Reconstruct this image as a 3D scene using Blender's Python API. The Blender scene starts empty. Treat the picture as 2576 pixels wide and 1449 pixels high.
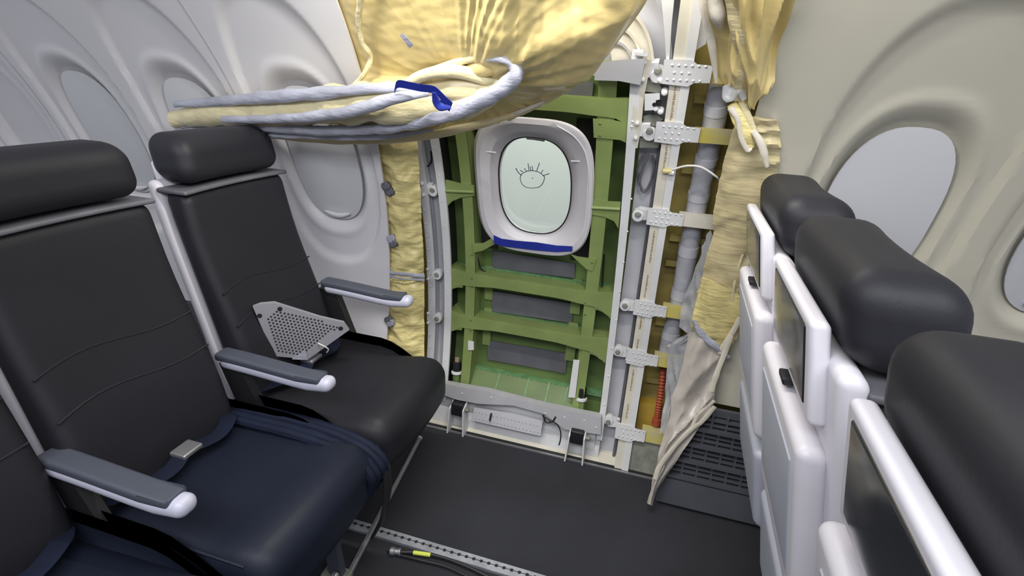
import bpy, bmesh, math, random
from mathutils import Vector, Matrix, noise
random.seed(7)
S = bpy.context.scene
COL = S.collection
R_ = math.radians

# ------------------------------------------------------------------ camera
CAM = Vector((.463, -.077, 1.451)); FPX = 1337.0
_y, _p, _r = R_(15.62), R_(21.86), R_(3.1)
FW = Vector((-math.sin(_y)*math.cos(_p), math.cos(_y)*math.cos(_p), -math.sin(_p)))
_r0 = Vector((math.cos(_y), math.sin(_y), 0)); _u0 = _r0.cross(FW)
RT = _r0*math.cos(_r) + _u0*math.sin(_r)
UP = -_r0*math.sin(_r) + _u0*math.cos(_r)
cd = bpy.data.cameras.new('camera'); cam = bpy.data.objects.new('camera', cd); COL.objects.link(cam)
cd.sensor_fit = 'HORIZONTAL'; cd.sensor_width = 36; cd.lens = 36*FPX/2576; cd.clip_start = .02; cd.clip_end = 200
m = Matrix((RT, UP, -FW)).transposed().to_4x4(); m.translation = CAM
cam.matrix_world = m
S.camera = cam

# ------------------------------------------------------------------ world, lights, exposure
S.view_settings.view_transform = 'Standard'; S.view_settings.look = 'None'
S.view_settings.gamma = 1; S.view_settings.use_curve_mapping = False
S.view_settings.exposure = 0.25
wd = bpy.data.worlds.new('world'); S.world = wd; wd.use_nodes = True
bg = wd.node_tree.nodes['Background']; bg.inputs[0].default_value = (.86, .90, 1, 1); bg.inputs[1].default_value = .42

def area(name, loc, tgt, sx, sy, power, col=(1, 1, 1), spread=180):
    l = bpy.data.lights.new(name, 'AREA'); l.shape = 'RECTANGLE'; l.size = sx; l.size_y = sy
    l.energy = power; l.color = col; l.spread = R_(spread)
    o = bpy.data.objects.new(name, l); COL.objects.link(o)
    d = Vector(tgt)-Vector(loc); o.rotation_mode = 'QUATERNION'
    o.rotation_quaternion = d.to_track_quat('-Z', 'Y'); o.location = loc
    return o
area('ceiling_light', (.3, -.35, 2.15), (.1, .9, .4), 3.2, .5, 40, (.97, .98, 1))
area('sidewall_light', (.08, 1.0, 1.86), (.08, 1.40, 1.50), 1.0, .05, 16.0, (1, .97, .9))
area('hangar_light', (0, 4.5, 5.5), (0, 7.0, 1.2), 6, 2, 330, (1, 1, .97))

# ------------------------------------------------------------------ wall geometry helpers
ZC = .55
def P(x, z, R=1.8):                       # point of the curved side of the fuselage
    return Vector((x, math.sqrt(max(R*R-(z-ZC)**2, 1e-6)), z))
def ray(px, py): return FW + RT*((px-1288)/FPX) - UP*((py-724.5)/FPX)
def WP(px, py, R=1.8):                    # point of the fuselage side seen at a photo pixel
    d = ray(px, py); o = CAM-Vector((0, 0, ZC))
    a = d.y**2+d.z**2; b = 2*(o.y*d.y+o.z*d.z); c = o.y**2+o.z**2-R*R
    return CAM + d*((-b+math.sqrt(b*b-4*a*c))/(2*a))
def WX(px, py, R=1.8):
    p = WP(px, py, R); return (p.x, p.z)
def YP(px, py, y): d = ray(px, py); return CAM+d*((y-CAM.y)/d.y)
def ZP(px, py, z): d = ray(px, py); return CAM+d*((z-CAM.z)/d.z)
def XP(px, py, x): d = ray(px, py); return CAM+d*((x-CAM.x)/d.x)

# ------------------------------------------------------------------ materials
def mat(name, col, rough=.6, metal=0, var=.0, vscale=8, bump=0, bscale=40, bstretch=(1, 1, 1), coat=0,
        col2=None, alpha=1, trans=0, sheen=0, spec=.5, bdist=.01, vdetail=3):
    M = bpy.data.materials.new(name); M.use_nodes = True
    nt = M.node_tree; b = nt.nodes['Principled BSDF']
    b.inputs['Roughness'].default_value = rough; b.inputs['Metallic'].default_value = metal
    b.inputs['Coat Weight'].default_value = coat; b.inputs['Coat Roughness'].default_value = .22
    b.inputs['Alpha'].default_value = alpha; b.inputs['Transmission Weight'].default_value = trans
    b.inputs['Sheen Weight'].default_value = sheen; b.inputs['Specular IOR Level'].default_value = spec
    c1 = (*col, 1)
    tc = nt.nodes.new('ShaderNodeTexCoord')
    if var or col2:
        n = nt.nodes.new('ShaderNodeTexNoise'); n.inputs['Scale'].default_value = vscale; n.inputs['Detail'].default_value = vdetail
        nt.links.new(tc.outputs['Object'], n.inputs['Vector'])
        r = nt.nodes.new('ShaderNodeValToRGB')
        r.color_ramp.elements[0].position = .35; r.color_ramp.elements[1].position = .68
        r.color_ramp.elements[0].color = c1 if col2 else (*[c*(1-var) for c in col], 1)
        r.color_ramp.elements[1].color = (*col2, 1) if col2 else (*[min(1, c*(1+var)) for c in col], 1)
        nt.links.new(n.outputs['Fac'], r.inputs['Fac']); nt.links.new(r.outputs['Color'], b.inputs['Base Color'])
    else: b.inputs['Base Color'].default_value = c1
    if bump:
        mp = nt.nodes.new('ShaderNodeMapping'); mp.inputs['Scale'].default_value = bstretch
        n = nt.nodes.new('ShaderNodeTexNoise'); n.inputs['Scale'].default_value = bscale; n.inputs['Detail'].default_value = 4
        nt.links.new(tc.outputs['Object'], mp.inputs['Vector']); nt.links.new(mp.outputs[0], n.inputs['Vector'])
        bp = nt.nodes.new('ShaderNodeBump'); bp.inputs['Strength'].default_value = bump; bp.inputs['Distance'].default_value = bdist
        nt.links.new(n.outputs['Fac'], bp.inputs['Height']); nt.links.new(bp.outputs[0], b.inputs['Normal'])
    return M
def hx(s):
    v = [int(s[i:i+2], 16)/255 for i in (0, 2, 4)]
    return tuple(c/12.92 if c <= .04045 else ((c+.055)/1.055)**2.4 for c in v)
M = dict(
 green=mat('green_primer', hx('808f55'), .45, var=.12, vscale=6, bump=.05),
 greend=mat('green_skin', hx('5f753f'), .5, var=.2, vscale=5),
 teal=mat('teal_primer', hx('628a5c'), .5, var=.2, vscale=30),
 olive=mat('olive_primer', hx('93854a'), .6, var=.3, vscale=5),
 amber=mat('amber_primer', hx('a98b34'), .55, var=.2, vscale=6),
 white=mat('white_paint', hx('d3d3d4'), .42, var=.05, vscale=9),
 cream=mat('cream_paint', hx('cfcabb'), .45, var=.07, vscale=12),
 grey=mat('grey_paint', hx('a9a9ad'), .5, var=.06, vscale=10),
 greyl=mat('light_grey_paint', hx('bcbcc2'), .45, var=.04),
 greym=mat('mid_grey', hx('7f8076'), .6, var=.2, vscale=30),
 yprim=mat('yellow_primer', hx('c4b65e'), .5, col2=hx('b9b088'), vscale=14),
 patch=mat('damping_foil', hx('5d5d63'), .55, var=.12, vscale=12),
 black=mat('black_rubber', (.012, .012, .014), .5),
 dark=mat('gap_shade_black', (.02, .02, .016), .8),  # near-black that paints in the shade of the gaps beside the window trim
 blanket=mat('insulation_film', hx('cdb97e'), .36, var=.10, vscale=5, bump=.22, bscale=6, bstretch=(1, 2.5, 2.5), coat=.55, bdist=.012),
 blanket2=mat('insulation_film_quilt', hx('d6c78a'), .4, var=.10, vscale=6, bump=.55, bscale=14, bstretch=(1, 1, 4), coat=.3, bdist=.012),
 blanket3=mat('insulation_film_beige', hx('c6b88f'), .38, var=.08, vscale=5, bump=.5, bscale=10, bstretch=(.6, 1, 4), coat=.35, bdist=.012),
 blin=mat('insulation_film_cream', hx('cfc49c'), .4, var=.12, vscale=7, bump=.45, bscale=14, bstretch=(1, 3, 3), coat=.3),
 film=mat('grey_plastic_film', hx('9c9daa'), .3, var=.15, vscale=9, bump=.5, bscale=18, bstretch=(.6, 3, 3), coat=.6),
 tapew=mat('white_tape', hx('c9c2b4'), .4, bump=.3, bscale=20, coat=.2),
 plastic=mat('clear_plastic_bag', hx('c5bdb4'), .25, var=.18, vscale=9, bump=.4, bscale=9, coat=.7, alpha=.80),
 plasticc=mat('clear_plastic_sheet', hx('c2c3c8'), .2, bump=.6, bscale=12, coat=.8, alpha=.5),
 btape=mat('blue_tape', hx('22308f'), .5, var=.12, vscale=20),
 panel=mat('sidewall_plastic', hx('cfcdd0'), .42, var=.015),
 shade=mat('window_shade_plastic', hx('c4c4c8'), .45),
 panelc=mat('sidewall_cream', hx('bdb9aa'), .45, var=.02),
 trim=mat('window_trim_plastic', hx('cbc7c9'), .38),
 glass=mat('window_glass', (.95, 1, .97), .04, trans=1, spec=.3),
 ink=mat('ink_mark', hx('4b4c60'), .6),
 leather=mat('black_leather', hx('232328'), .5, var=.1, vscale=3, bump=.12, bscale=150, bdist=.002, spec=.25),
 navy=mat('navy_fabric', hx('151b2d'), .75, var=.15, bump=.2, bscale=200, bdist=.002, spec=.2),
 navyl=mat('navy_leather', hx('191e2c'), .5, var=.1, vscale=3, bump=.12, bscale=150, bdist=.002, spec=.28),
 armtop=mat('slate_armrest_pad', hx('474b56'), .5),
 armside=mat('lilac_armrest_plastic', hx('b9b9c9'), .4),
 shell=mat('seat_shell_plastic', hx('d4d1d8'), .4, var=.02),
 shellg=mat('seat_shell_grey', hx('a9acb9'), .45),
 screen=mat('screen_glass', (.02, .022, .028), .15, coat=.3),
 steel=mat('brushed_steel', hx('a5a5a8'), .38, metal=.75, var=.08),
 alu=mat('aluminium_track', hx('aeb0b8'), .45, metal=.35, var=.15, vscale=25),
 speaker=mat('grey_perforated_metal', hx('94949a'), .5, metal=.2, var=.05),
 holes=mat('perforation_black', (.02, .02, .022), .8),
 duct=mat('silver_duct_wrap', hx('a3a3ab'), .38, var=.12, vscale=14, bump=.4, bscale=20, coat=.3),
 ductb=mat('silver_duct_band', hx('b3b3ba'), .35, var=.1),
 red=mat('red_rubber_hose', hx('a24a30'), .6, var=.1),
 cable=mat('white_cable', hx('cfcdc8'), .4),
 yellowb=mat('yellow_sleeve', hx('d7e25a'), .5),
 grille=mat('charcoal_grille_plastic', hx('47484f'), .55, var=.06),
 hangar=mat('hangar_wall', hx('dfe3da'), .8, var=.03, vscale=.5),
 hpost=mat('hangar_post', hx('a9b6b4'), .7),
 hyel=mat('hangar_cream', hx('ece4bd'), .7),
 brownmk=mat('stencil_brown', hx('8c7a62'), .7),
)
# carpet with faint ribs and scuffs
C_ = mat('charcoal_carpet', hx('28292f'), .88, var=.22, vscale=2.6, bump=.35, bscale=260, bstretch=(.25, 1, 1), bdist=.003, vdetail=6)
M['carpet'] = C_

# ------------------------------------------------------------------ object helpers
def wloc(o):
    v = Vector((0, 0, 0))
    while o: v += o.location; o = o.parent
    return v
def obj(name, bm, m_, parent=None, smooth=True, kind=None, bevel=0):
    if smooth:
        for f in bm.faces: f.smooth = True
    me = bpy.data.meshes.new(name)
    if bevel:
        es = [e for e in bm.edges if len(e.link_faces) == 2 and e.calc_face_angle(0) > .6]
        bmesh.ops.bevel(bm, geom=es, offset=bevel, segments=2, affect='EDGES', clamp_overlap=True)
        for f in bm.faces: f.smooth = True
    bmesh.ops.recalc_face_normals(bm, faces=bm.faces[:]) if False else None
    o = bpy.data.objects.new(name, me); COL.objects.link(o)
    if parent: org = wloc(parent); o.parent = parent
    else:
        xs = [v.co for v in bm.verts]
        org = Vector((sum((min(v[i] for v in xs), max(v[i] for v in xs)))/2 for i in range(3))); org.z = min(v.z for v in xs)
        o.location = org
    for v in bm.verts: v.co -= org
    bm.to_mesh(me); bm.free()
    me.set_sharp_from_angle(angle=R_(38))
    me.materials.append(M[m_] if isinstance(m_, str) else m_)
    if kind: o['kind'] = kind
    return o
def tag(o, label=None, cat=None, group=None, kind=None):
    if label: o['label'] = label
    if cat: o['category'] = cat
    if group: o['group'] = group
    if kind: o['kind'] = kind
    return o
def thing(name, loc, label, cat, group=None):
    o = bpy.data.objects.new(name, None); o.empty_display_size = .05; COL.objects.link(o); o.location = loc
    return tag(o, label, cat, group)
def B(): return bmesh.new()

def box(bm, x0, x1, y0, y1, z0, z1):
    vs = [bm.verts.new((x, y, z)) for x in (x0, x1) for y in (y0, y1) for z in (z0, z1)]
    for f in ((0, 1, 3, 2), (4, 6, 7, 5), (0, 4, 5, 1), (2, 3, 7, 6), (0, 2, 6, 4), (1, 5, 7, 3)):
        bm.faces.new([vs[i] for i in f])
    return vs
def hexa(bm, a, b):                        # a, b: two rings of the same length of points -> closed prism
    n = len(a); va = [bm.verts.new(p) for p in a]; vb = [bm.verts.new(p) for p in b]
    bm.faces.new(va); bm.faces.new(vb[::-1])
    for i in range(n):
        j = (i+1) % n; bm.faces.new([va[j], va[i], vb[i], vb[j]])
def loft(bm, rings, closed=True, caps=True):
    L = [[bm.verts.new(p) for p in r] for r in rings]
    n = len(rings[0])
    for a, b in zip(L, L[1:]):
        for i in range(n if closed else n-1):
            j = (i+1) % n; bm.faces.new([a[i], a[j], b[j], b[i]])
    if caps and closed: bm.faces.new(L[0][::-1]); bm.faces.new(L[-1])
    return L
def wbox(bm, x0, x1, z0, z1, R0, R1, xt0=None, xt1=None):     # box that follows the curved side; xt: x at the top
    n = max(1, int(abs(z1-z0)/.05)); rings = []
    xt0 = x0 if xt0 is None else xt0; xt1 = x1 if xt1 is None else xt1
    for i in range(n+1):
        t = i/n; z = z0+(z1-z0)*t; a = x0+(xt0-x0)*t; b = x1+(xt1-x1)*t
        rings.append([P(a, z, R0), P(b, z, R0), P(b, z, R1), P(a, z, R1)])
    loft(bm, rings)
def wstrip(bm, tops, bots, R0, R1, sub=4):  # strip between two polylines of (x,z), extruded R0..R1
    def dens(L):
        o = []
        for a, b in zip(L, L[1:]):
            for k in range(sub): t = k/sub; o.append((a[0]+(b[0]-a[0])*t, a[1]+(b[1]-a[1])*t))
        return o+[L[-1]]
    tops, bots = dens(tops), dens(bots)
    loft(bm, [[P(*t, R0), P(*b, R0), P(*b, R1), P(*t, R1)] for t, b in zip(tops, bots)])
def wpoly(bm, pts, R0, R1):                # small polygon, px already turned to (x,z)
    hexa(bm, [P(x, z, R0) for x, z in pts], [P(x, z, R1) for x, z in pts])
def cr(pts, n):                            # Catmull-Rom through points
    pts = [Vector(p) for p in pts]; o = []
    for i in range(len(pts)-1):
        p0 = pts[i-1] if i else pts[0]*2-pts[1]; p1, p2 = pts[i], pts[i+1]
        p3 = pts[i+2] if i+2 < len(pts) else p2*2-p1
        for k in range(n):
            t = k/n
            o.append(.5*((2*p1)+(p2-p0)*t+(2*p0-5*p1+4*p2-p3)*t*t+(3*p1-p0-3*p2+p3)*t**3))
    o.append(pts[-1]); return o
def tube(bm, pts, r, seg=8, flat=1, fdir=None, wr=0, ws=20):
    n = len(pts); rings = []; prev = None
    for i, p in enumerate(pts):
        d = (pts[min(i+1, n-1)]-pts[max(i-1, 0)]).normalized()
        a = fdir if fdir is not None else (prev if prev is not None else (Vector((0, 0, 1)) if abs(d.z) < .9 else Vector((1, 0, 0))))
        a = (a-d*a.dot(d)).normalized(); b = d.cross(a); prev = a
        rr = r[i] if isinstance(r, (list, tuple)) else r
        ring = []
        for k in range(seg):
            t = 2*math.pi*k/seg; q = p+a*math.cos(t)*rr*flat+b*math.sin(t)*rr
            if wr: q += (q-p).normalized()*noise.noise(q*ws)*wr*rr
            ring.append(q)
        rings.append(ring)
    loft(bm, rings)
def lerpl(vals, n):                        # resample a list of numbers to n
    o = []
    for i in range(n):
        t = i/(n-1)*(len(vals)-1); k = min(int(t), len(vals)-2); o.append(vals[k]+(vals[k+1]-vals[k])*(t-k))
    return o
def cyl(bm, a, b, r, seg=12, r2=None):
    tube(bm, [Vector(a), Vector(b)], [r, r if r2 is None else r2], seg)
def lathe(bm, p, axis, prof, seg=14):      # prof: (distance along axis, radius)
    axis = Vector(axis).normalized(); a = axis.orthogonal().normalized(); b = axis.cross(a)
    loft(bm, [[Vector(p)+axis*h+(a*math.cos(2*math.pi*k/seg)+b*math.sin(2*math.pi*k/seg))*max(r, .0002) for k in range(seg)] for h, r in prof])
def rbox(bm, x0, x1, y0, y1, z0, z1, r, n=6, fn=None):
    h = [(x1-x0)/2, (y1-y0)/2, (z1-z0)/2]; c = Vector(((x0+x1)/2, (y0+y1)/2, (z0+z1)/2)); r = min(r, *h)
    def ax(hh):
        a = [-hh+r*t for t in (0, .25, .5, .75)]; i0 = -hh+r
        inn = [i0+(2*hh-2*r)*k/n for k in range(n+1)]
        return a+inn+[-q for q in a[::-1]]
    A = [ax(q) for q in h]; new = {}
    def vert(p):
        k = tuple(round(q, 6) for q in p)
        if k in new: return new[k]
        p = Vector(p); core = Vector([max(-(h[i]-r), min(h[i]-r, p[i])) for i in range(3)])
        d = p-core
        if d.length > 1e-9:
            # cube corner zone -> sphere
            d = d.normalized()*r
        q = c+core+d
        if fn: q = fn(q)
        new[k] = bm.verts.new(q); return new[k]
    for a in range(3):
        b_, c_ = [i for i in range(3) if i != a]
        for s in (-1, 1):
            for i in range(len(A[b_])-1):
                for j in range(len(A[c_])-1):
                    q = []
                    for (u, v) in ((i, j), (i+1, j), (i+1, j+1), (i, j+1)):
                        p = [0, 0, 0]; p[a] = s*h[a]; p[b_] = A[b_][u]; p[c_] = A[c_][v]; q.append(vert(p))
                    flip = (s > 0) != (a == 1)
                    q = q if flip else q[::-1]
                    if len(set(q)) >= 3:
                        try: bm.faces.new(q)
                        except ValueError: pass
def sheet(bm, rows, nu, nv, disp, th=.006):
    """tensor Catmull-Rom through rows of 3-D points, displaced along its normal, closed with a thickness"""
    R1 = [cr(r, nu) for r in rows]; cols = [cr([r[i] for r in R1], nv) for i in range(len(R1[0]))]
    W, H = len(cols), len(cols[0]); G = [[cols[i][j].copy() for i in range(W)] for j in range(H)]
    N = []
    for j in range(H):
        N.append([])
        for i in range(W):
            du = G[j][min(i+1, W-1)]-G[j][max(i-1, 0)]; dv = G[min(j+1, H-1)][i]-G[max(j-1, 0)][i]
            n = du.cross(dv)
            n = n.normalized() if n.length > 1e-12 else Vector((0, -1, 0))
            if n.dot(CAM-G[j][i]) < 0 and False: n = -n
            if n.y > 0: n = -n
            N[j].append(n)
    F = [[bm.verts.new(G[j][i]+N[j][i]*disp(i/(W-1), j/(H-1), G[j][i])) for i in range(W)] for j in range(H)]
    K = [[bm.verts.new(F[j][i].co-N[j][i]*th) for i in range(W)] for j in range(H)]
    for j in range(H-1):
        for i in range(W-1):
            bm.faces.new([F[j][i], F[j+1][i], F[j+1][i+1], F[j][i+1]])
            bm.faces.new([K[j][i], K[j][i+1], K[j+1][i+1], K[j+1][i]])
    for j in range(H-1):
        bm.faces.new([F[j][0], K[j][0], K[j+1][0], F[j+1][0]]); bm.faces.new([F[j][-1], F[j+1][-1], K[j+1][-1], K[j][-1]])
    for i in range(W-1):
        bm.faces.new([F[0][i], F[0][i+1], K[0][i+1], K[0][i]]); bm.faces.new([F[-1][i], K[-1][i], K[-1][i+1], F[-1][i+1]])
def nz(x, y, z=0): return noise.noise(Vector((x, y, z)))
def ridge(x, y, z=0): return 1-abs(noise.noise(Vector((x, y, z))))*2
def rivets(bm, pts, r=.0035, h=.002, R=1.8):
    for x, z in pts:
        p = P(x, z, R); n = Vector((0, -p.y, -(z-ZC))).normalized()
        lathe(bm, p, n, [(0, r), (h*.6, r*.85), (h, r*.4)], 7)
def inward(z, R=1.8): p = P(0, z, R); return Vector((0, -p.y, -(z-ZC))).normalized()

# ================================================================== THE SETTING
# floor -------------------------------------------------------------
bm = B(); box(bm, -3.4, 3.4, 1.135, 1.712, -.03, 0); fl = obj('floor', bm, 'carpet', kind='structure', smooth=False)
bm = B(); box(bm, -3.4, 3.4, -1.3, 1.088, -.03, -.002); obj('carpet_panel', bm, 'carpet', fl, smooth=False)
bm = B(); box(bm, -3.4, 3.4, 1.085, 1.136, -.05, -.012); obj('track_bed', bm, 'black', fl, smooth=False)
# curved outer skin behind everything -----------------------------------
bm = B()
wbox(bm, -3.2, -.42, -.12, 1.9, 1.905, 1.915); wbox(bm, .42, 3.2, -.12, 1.9, 1.905, 1.915)
wbox(bm, -.42, .42, -.12, .15, 1.905, 1.915); wbox(bm, -.42, .42, 1.62, 1.9, 1.905, 1.915)
skin = obj('wall_back', bm, 'olive', kind='structure')
# right hand cavity: stringers
for z in (.03, .33, .58, .83, .93, 1.18, 1.4):
    bm = B(); wbox(bm, .50, .80, z, z+.022, 1.875, 1.905); obj('stringer', bm, 'olive', skin)
bm = B(); wbox(bm, .49, .68, .06, .25, 1.86, 1.905); obj('lower_bay_panel', bm, 'amber', skin)
bm = B(); wbox(bm, .47, .68, -.03, .14, 1.80, 1.86); obj('bilge_panel', bm, 'greym', skin)

# sidewall liner panels with window recesses ------------------------------
def sm(a, b, x):
    t = max(0, min(1, (x-a)/(b-a))); return t*t*(3-2*t)
def oval(x, z, cx, cz, a, b, n=2.6): return (abs((x-cx)/a)**n+abs((z-cz)/b)**n)**(1/n)
def panelR(x, z, wins, base=1.72):
    R = base
    for cx in wins:
        if abs(x-cx) > .35: continue
        o = oval(x, z, cx, 1.175, .222, .47, 2.5); R += .018*(1-sm(.95, 1.02, o))
        o = oval(x, z, cx-.005, 1.135, .172, .30, 2.5)
        R += .034*(1-sm(.80, .99, o))
        R -= .006*math.exp(-((o-1.03)/.05)**2)
    return R
def liner(name, xa, xb, z0, z1, wins, m_, nx, nz_):
    bm = B(); F = []; K = []
    for j in range(nz_+1):
        z = z0+(z1-z0)*j/nz_; F.append([]); K.append([])
        for i in range(nx+1):
            a, b = xa(z), xb(z); x = a+(b-a)*i/nx
            R = panelR(x, z, wins); F[j].append(bm.verts.new(P(x, z, R))); K[j].append(bm.verts.new(P(x, z, R+.008)))
    for j in range(nz_):
        for i in range(nx):
            bm.faces.new([F[j][i], F[j][i+1], F[j+1][i+1], F[j+1][i]]); bm.faces.new([K[j][i], K[j+1][i], K[j+1][i+1], K[j][i+1]])
    for j in range(nz_):
        bm.faces.new([F[j][0], F[j+1][0], K[j+1][0], K[j][0]]); bm.faces.new([F[j][-1], K[j][-1], K[j+1][-1], F[j+1][-1]])
    for i in range(nx):
        bm.faces.new([F[0][i], K[0][i], K[0][i+1], F[0][i+1]]); bm.faces.new([F[-1][i], F[-1][i+1], K[-1][i+1], K[-1][i]])
    return obj(name, bm, m_, kind='structure')
lw = [-.768, -1.276, -1.784, -2.292]
wl = liner('wall_left', lambda z: -3.0, lambda z: -.573+.08*(z-.44), .38, 1.95, lw, 'panel', 300, 120)
rw = [1.05, 1.558, 2.066]
wr_ = liner('wall_right', lambda z: .655+.0*(z), lambda z: 2.9, .385, 1.95, rw, 'panelc', 220, 110)
def shade(cx, parent):
    bm = B(); rings = []
    for s, R in ((1, 1.752), (1, 1.757)):
        rings.append([P(cx-.005+.142*s*math.copysign(abs(math.cos(t))**.8, math.cos(t)), 1.13+.25*math.copysign(abs(math.sin(t))**.8, math.sin(t)), R) for t in [2*math.pi*k/48 for k in range(48)]])
    loft(bm, rings); s = obj('window_shade', bm, 'shade', parent)
    bm = B(); pts = [P(cx-.055+.11*k/8, .912-.012*math.sin(math.pi*k/8), 1.742) for k in range(9)]
    tube(bm, pts, [.004, .007, .009, .010, .010, .010, .009, .007, .004], 8); obj('shade_handle', bm, 'panel', s)
    return s
for c in lw[:3]: shade(c, wl)
for c in rw: shade(c, wr_)
bm = B()
for x in (-1.022, -2.038): wbox(bm, x-.002, x+.002, .38, 1.95, 1.7185, 1.725)
obj('panel_joint', bm, 'grey', wl)
# cream upright return of the right panel and lower liner behind the left seats
bm = B(); wbox(bm, -3.0, -.60, .02, .38, 1.70, 1.715); obj('lower_liner', bm, 'grille', wl)

# floor grille panel under the right liner ----------------------------------
gr = thing('air_grille', (1.6, 1.64, 0), 'charcoal slotted air return grille along the floor below the cream wall panel', 'grille')
bm = B(); wbox(bm, .60, 2.9, .015, .105, 1.655, 1.685); wbox(bm, .60, 2.9, .36, .385, 1.675, 1.69)
obj('frame', bm, 'grille', gr)
for r in range(4):
    z = .112+r*.064
    bm = B(); wbox(bm, .60, 2.9, z, z+.012, 1.652, 1.69); obj('slat', bm, 'grille', gr)
bm = B(); wbox(bm, .60, 2.9, .10, .37, 1.70, 1.705); obj('backing', bm, 'black', gr)
bm = B()
for r in range(4):
    z = .112+r*.064
    for q in (.026, .045): wbox(bm, .60, 2.9, z+q-.004, z+q+.003, 1.662, 1.69)
    for k in range(46): x = .62+k*.05+(r % 2)*.02; wbox(bm, x, x+.008, z+.01, z+.064, 1.664, 1.69)
obj('slot_bars', bm, 'grille', gr, kind='stuff')

# hangar outside the window ---------------------------------------------------
bm = B(); box(bm, -9, 9, 7.6, 7.7, -3, 7); hg = obj('wall_hangar', bm, 'hangar', kind='structure')
for x in (-.62, .12, .95): bm = B(); box(bm, x, x+.10, 7.45, 7.6, -3, 7); obj('hangar_column', bm, 'hpost', hg)
bm = B(); box(bm, -9, 9, 7.5, 7.6, 1.75, 1.9); obj('hangar_rail', bm, 'hpost', hg)
bm = B(); box(bm, .28, .55, 7.42, 7.6, -3, 3.1); obj('hangar_door_strip', bm, 'hyel', hg)

# ================================================================== DOOR PLUG
W = .33
dp = thing('door_plug', (0, 1.76, .16), 'green primed door plug with ribs and one window, filling the opening between the white frames', 'door plug')
bm = B(); hx0, hx1, hz0, hz1 = -.15, .15, .89, 1.285
wbox(bm, -.36, hx0, .15, 1.62, 1.89, 1.90); wbox(bm, hx1, .37, .15, 1.62, 1.89, 1.90)
wbox(bm, hx0, hx1, .15, hz0, 1.89, 1.90); wbox(bm, hx0, hx1, hz1, 1.62, 1.89, 1.90)
obj('skin_panel', bm, 'greend', dp)
sxl = (-.262, -.222); sxr = (.228, .270)     # the two stiles
for k, (a, b) in enumerate((sxl, sxr)):
    bm = B(); wbox(bm, a, b, .17, 1.50, 1.803, 1.812, a-(.0 if k else -.012), b+(.012 if k else 0.012))
    s = a+.004 if k else b-.004
    wbox(bm, b-.006 if not k else a, b if not k else a+.006, .17, 1.50, 1.805, 1.89, (b+.006) if not k else a, (b+.012) if not k else a+.006)
    obj('stile', bm, 'green', dp)
def beam(zc, h0, fl, x0=-.33, x1=.34, R0=1.797, n=24, name='rib', lip=True):
    tops, bots = [], []
    for i in range(n+1):
        x = x0+(x1-x0)*i/n; u = abs(x)/.335
        a = h0+fl*.35*sm(.72, 1.0, u); b = h0+fl*sm(.35, .75, u)*.35+fl*1.1*sm(.80, 1.0, u)
        tops.append((x, zc+a)); bots.append((x, zc-b))
    bm = B(); wstrip(bm, tops, bots, R0, R0+.008, 1); o = obj(name, bm, 'green', dp)
    if lip:
        bm = B(); wstrip(bm, [(x, z+.004) for x, z in tops], [(x, z-.002) for x, z in tops], R0+.002, 1.89, 1); obj('rib_web', bm, 'green', o)
    return o
ribs = [beam(.682, .022, .030), beam(.490, .021, .032), beam(1.375, .022, .018)]
# teal rivet strips above ribs
for zc in [WX(px_, py_, 1.87)[1] for px_, py_ in ((1300, 690), (1300, 803), (1300, 950))]:
    bm = B(); wbox(bm, -.325, .335, zc-.010, zc+.012, 1.868, 1.889); st = obj('rivet_strip', bm, 'teal', dp)
    bm = B(); rivets(bm, [(-.31+.0105*k, zc+.001+.004*(k%2)) for k in range(61)], .0028, .002, 1.868); obj('rivets', bm, 'greend', st, kind='stuff')
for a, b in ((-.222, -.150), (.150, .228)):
    bm = B(); wbox(bm, a, b, .80, 1.33, 1.880, 1.889); obj('painted_gap_shade', bm, 'dark', dp)  # black panels stand in for the shade between stiles and window trim
# dark foil patches
for q in (((1240, 628), (1447, 662), (1446, 698), (1240, 672)), ((1240, 730), (1442, 762), (1440, 810), (1240, 782)),
          ((1230, 855), (1427, 888), (1424, 937), (1228, 902)), ((1400, 205), (1495, 205), (1490, 252), (1350, 262))):
    bm = B(); wpoly(bm, [WX(*p, 1.885) for p in q], 1.876, 1.884); obj('damping_patch', bm, 'patch', dp, smooth=False)
# raised doubler rim around the patches
for z0, z1 in ((.57, .72), (.36, .53)):
    for a, b in ((-.20, -.165), (.165, .205)):
        bm = B(); wbox(bm, a, b, z0, z1, 1.872, 1.889); obj('doubler', bm, 'green', dp)
# side stubs (outer bays) with gussets
def stub(px, name='bracket_rib', R0=1.797):
    bm = B(); wpoly(bm, [WX(*p, 1.8) for p in px], R0, R0+.01); return obj(name, bm, 'green', dp, smooth=False, bevel=.002)
stub([(1122, 452), (1160, 462), (1192, 466), (1193, 492), (1160, 497), (1138, 506), (1124, 520)])
stub([(1488, 502), (1520, 506), (1562, 508), (1556, 575), (1545, 556), (1520, 545), (1490, 540)])
stub([(1492, 298), (1532, 300), (1596, 312), (1590, 366), (1560, 352), (1494, 346)])
stub([(1190, 612), (1215, 612), (1240, 598), (1248, 612), (1215, 630), (1190, 636)])
stub([(1436, 640), (1452, 646), (1480, 650), (1500, 652), (1490, 682), (1475, 676)])
for (a, b) in (((1122, 480), (1192, 483)), ((1488, 522), (1560, 526))):
    bm = B(); p0, p1 = WP(*a, 1.792), WP(*b, 1.792); tube(bm, [p0, p1], .006, 8); obj('stub_bead', bm, 'green', dp)
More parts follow.
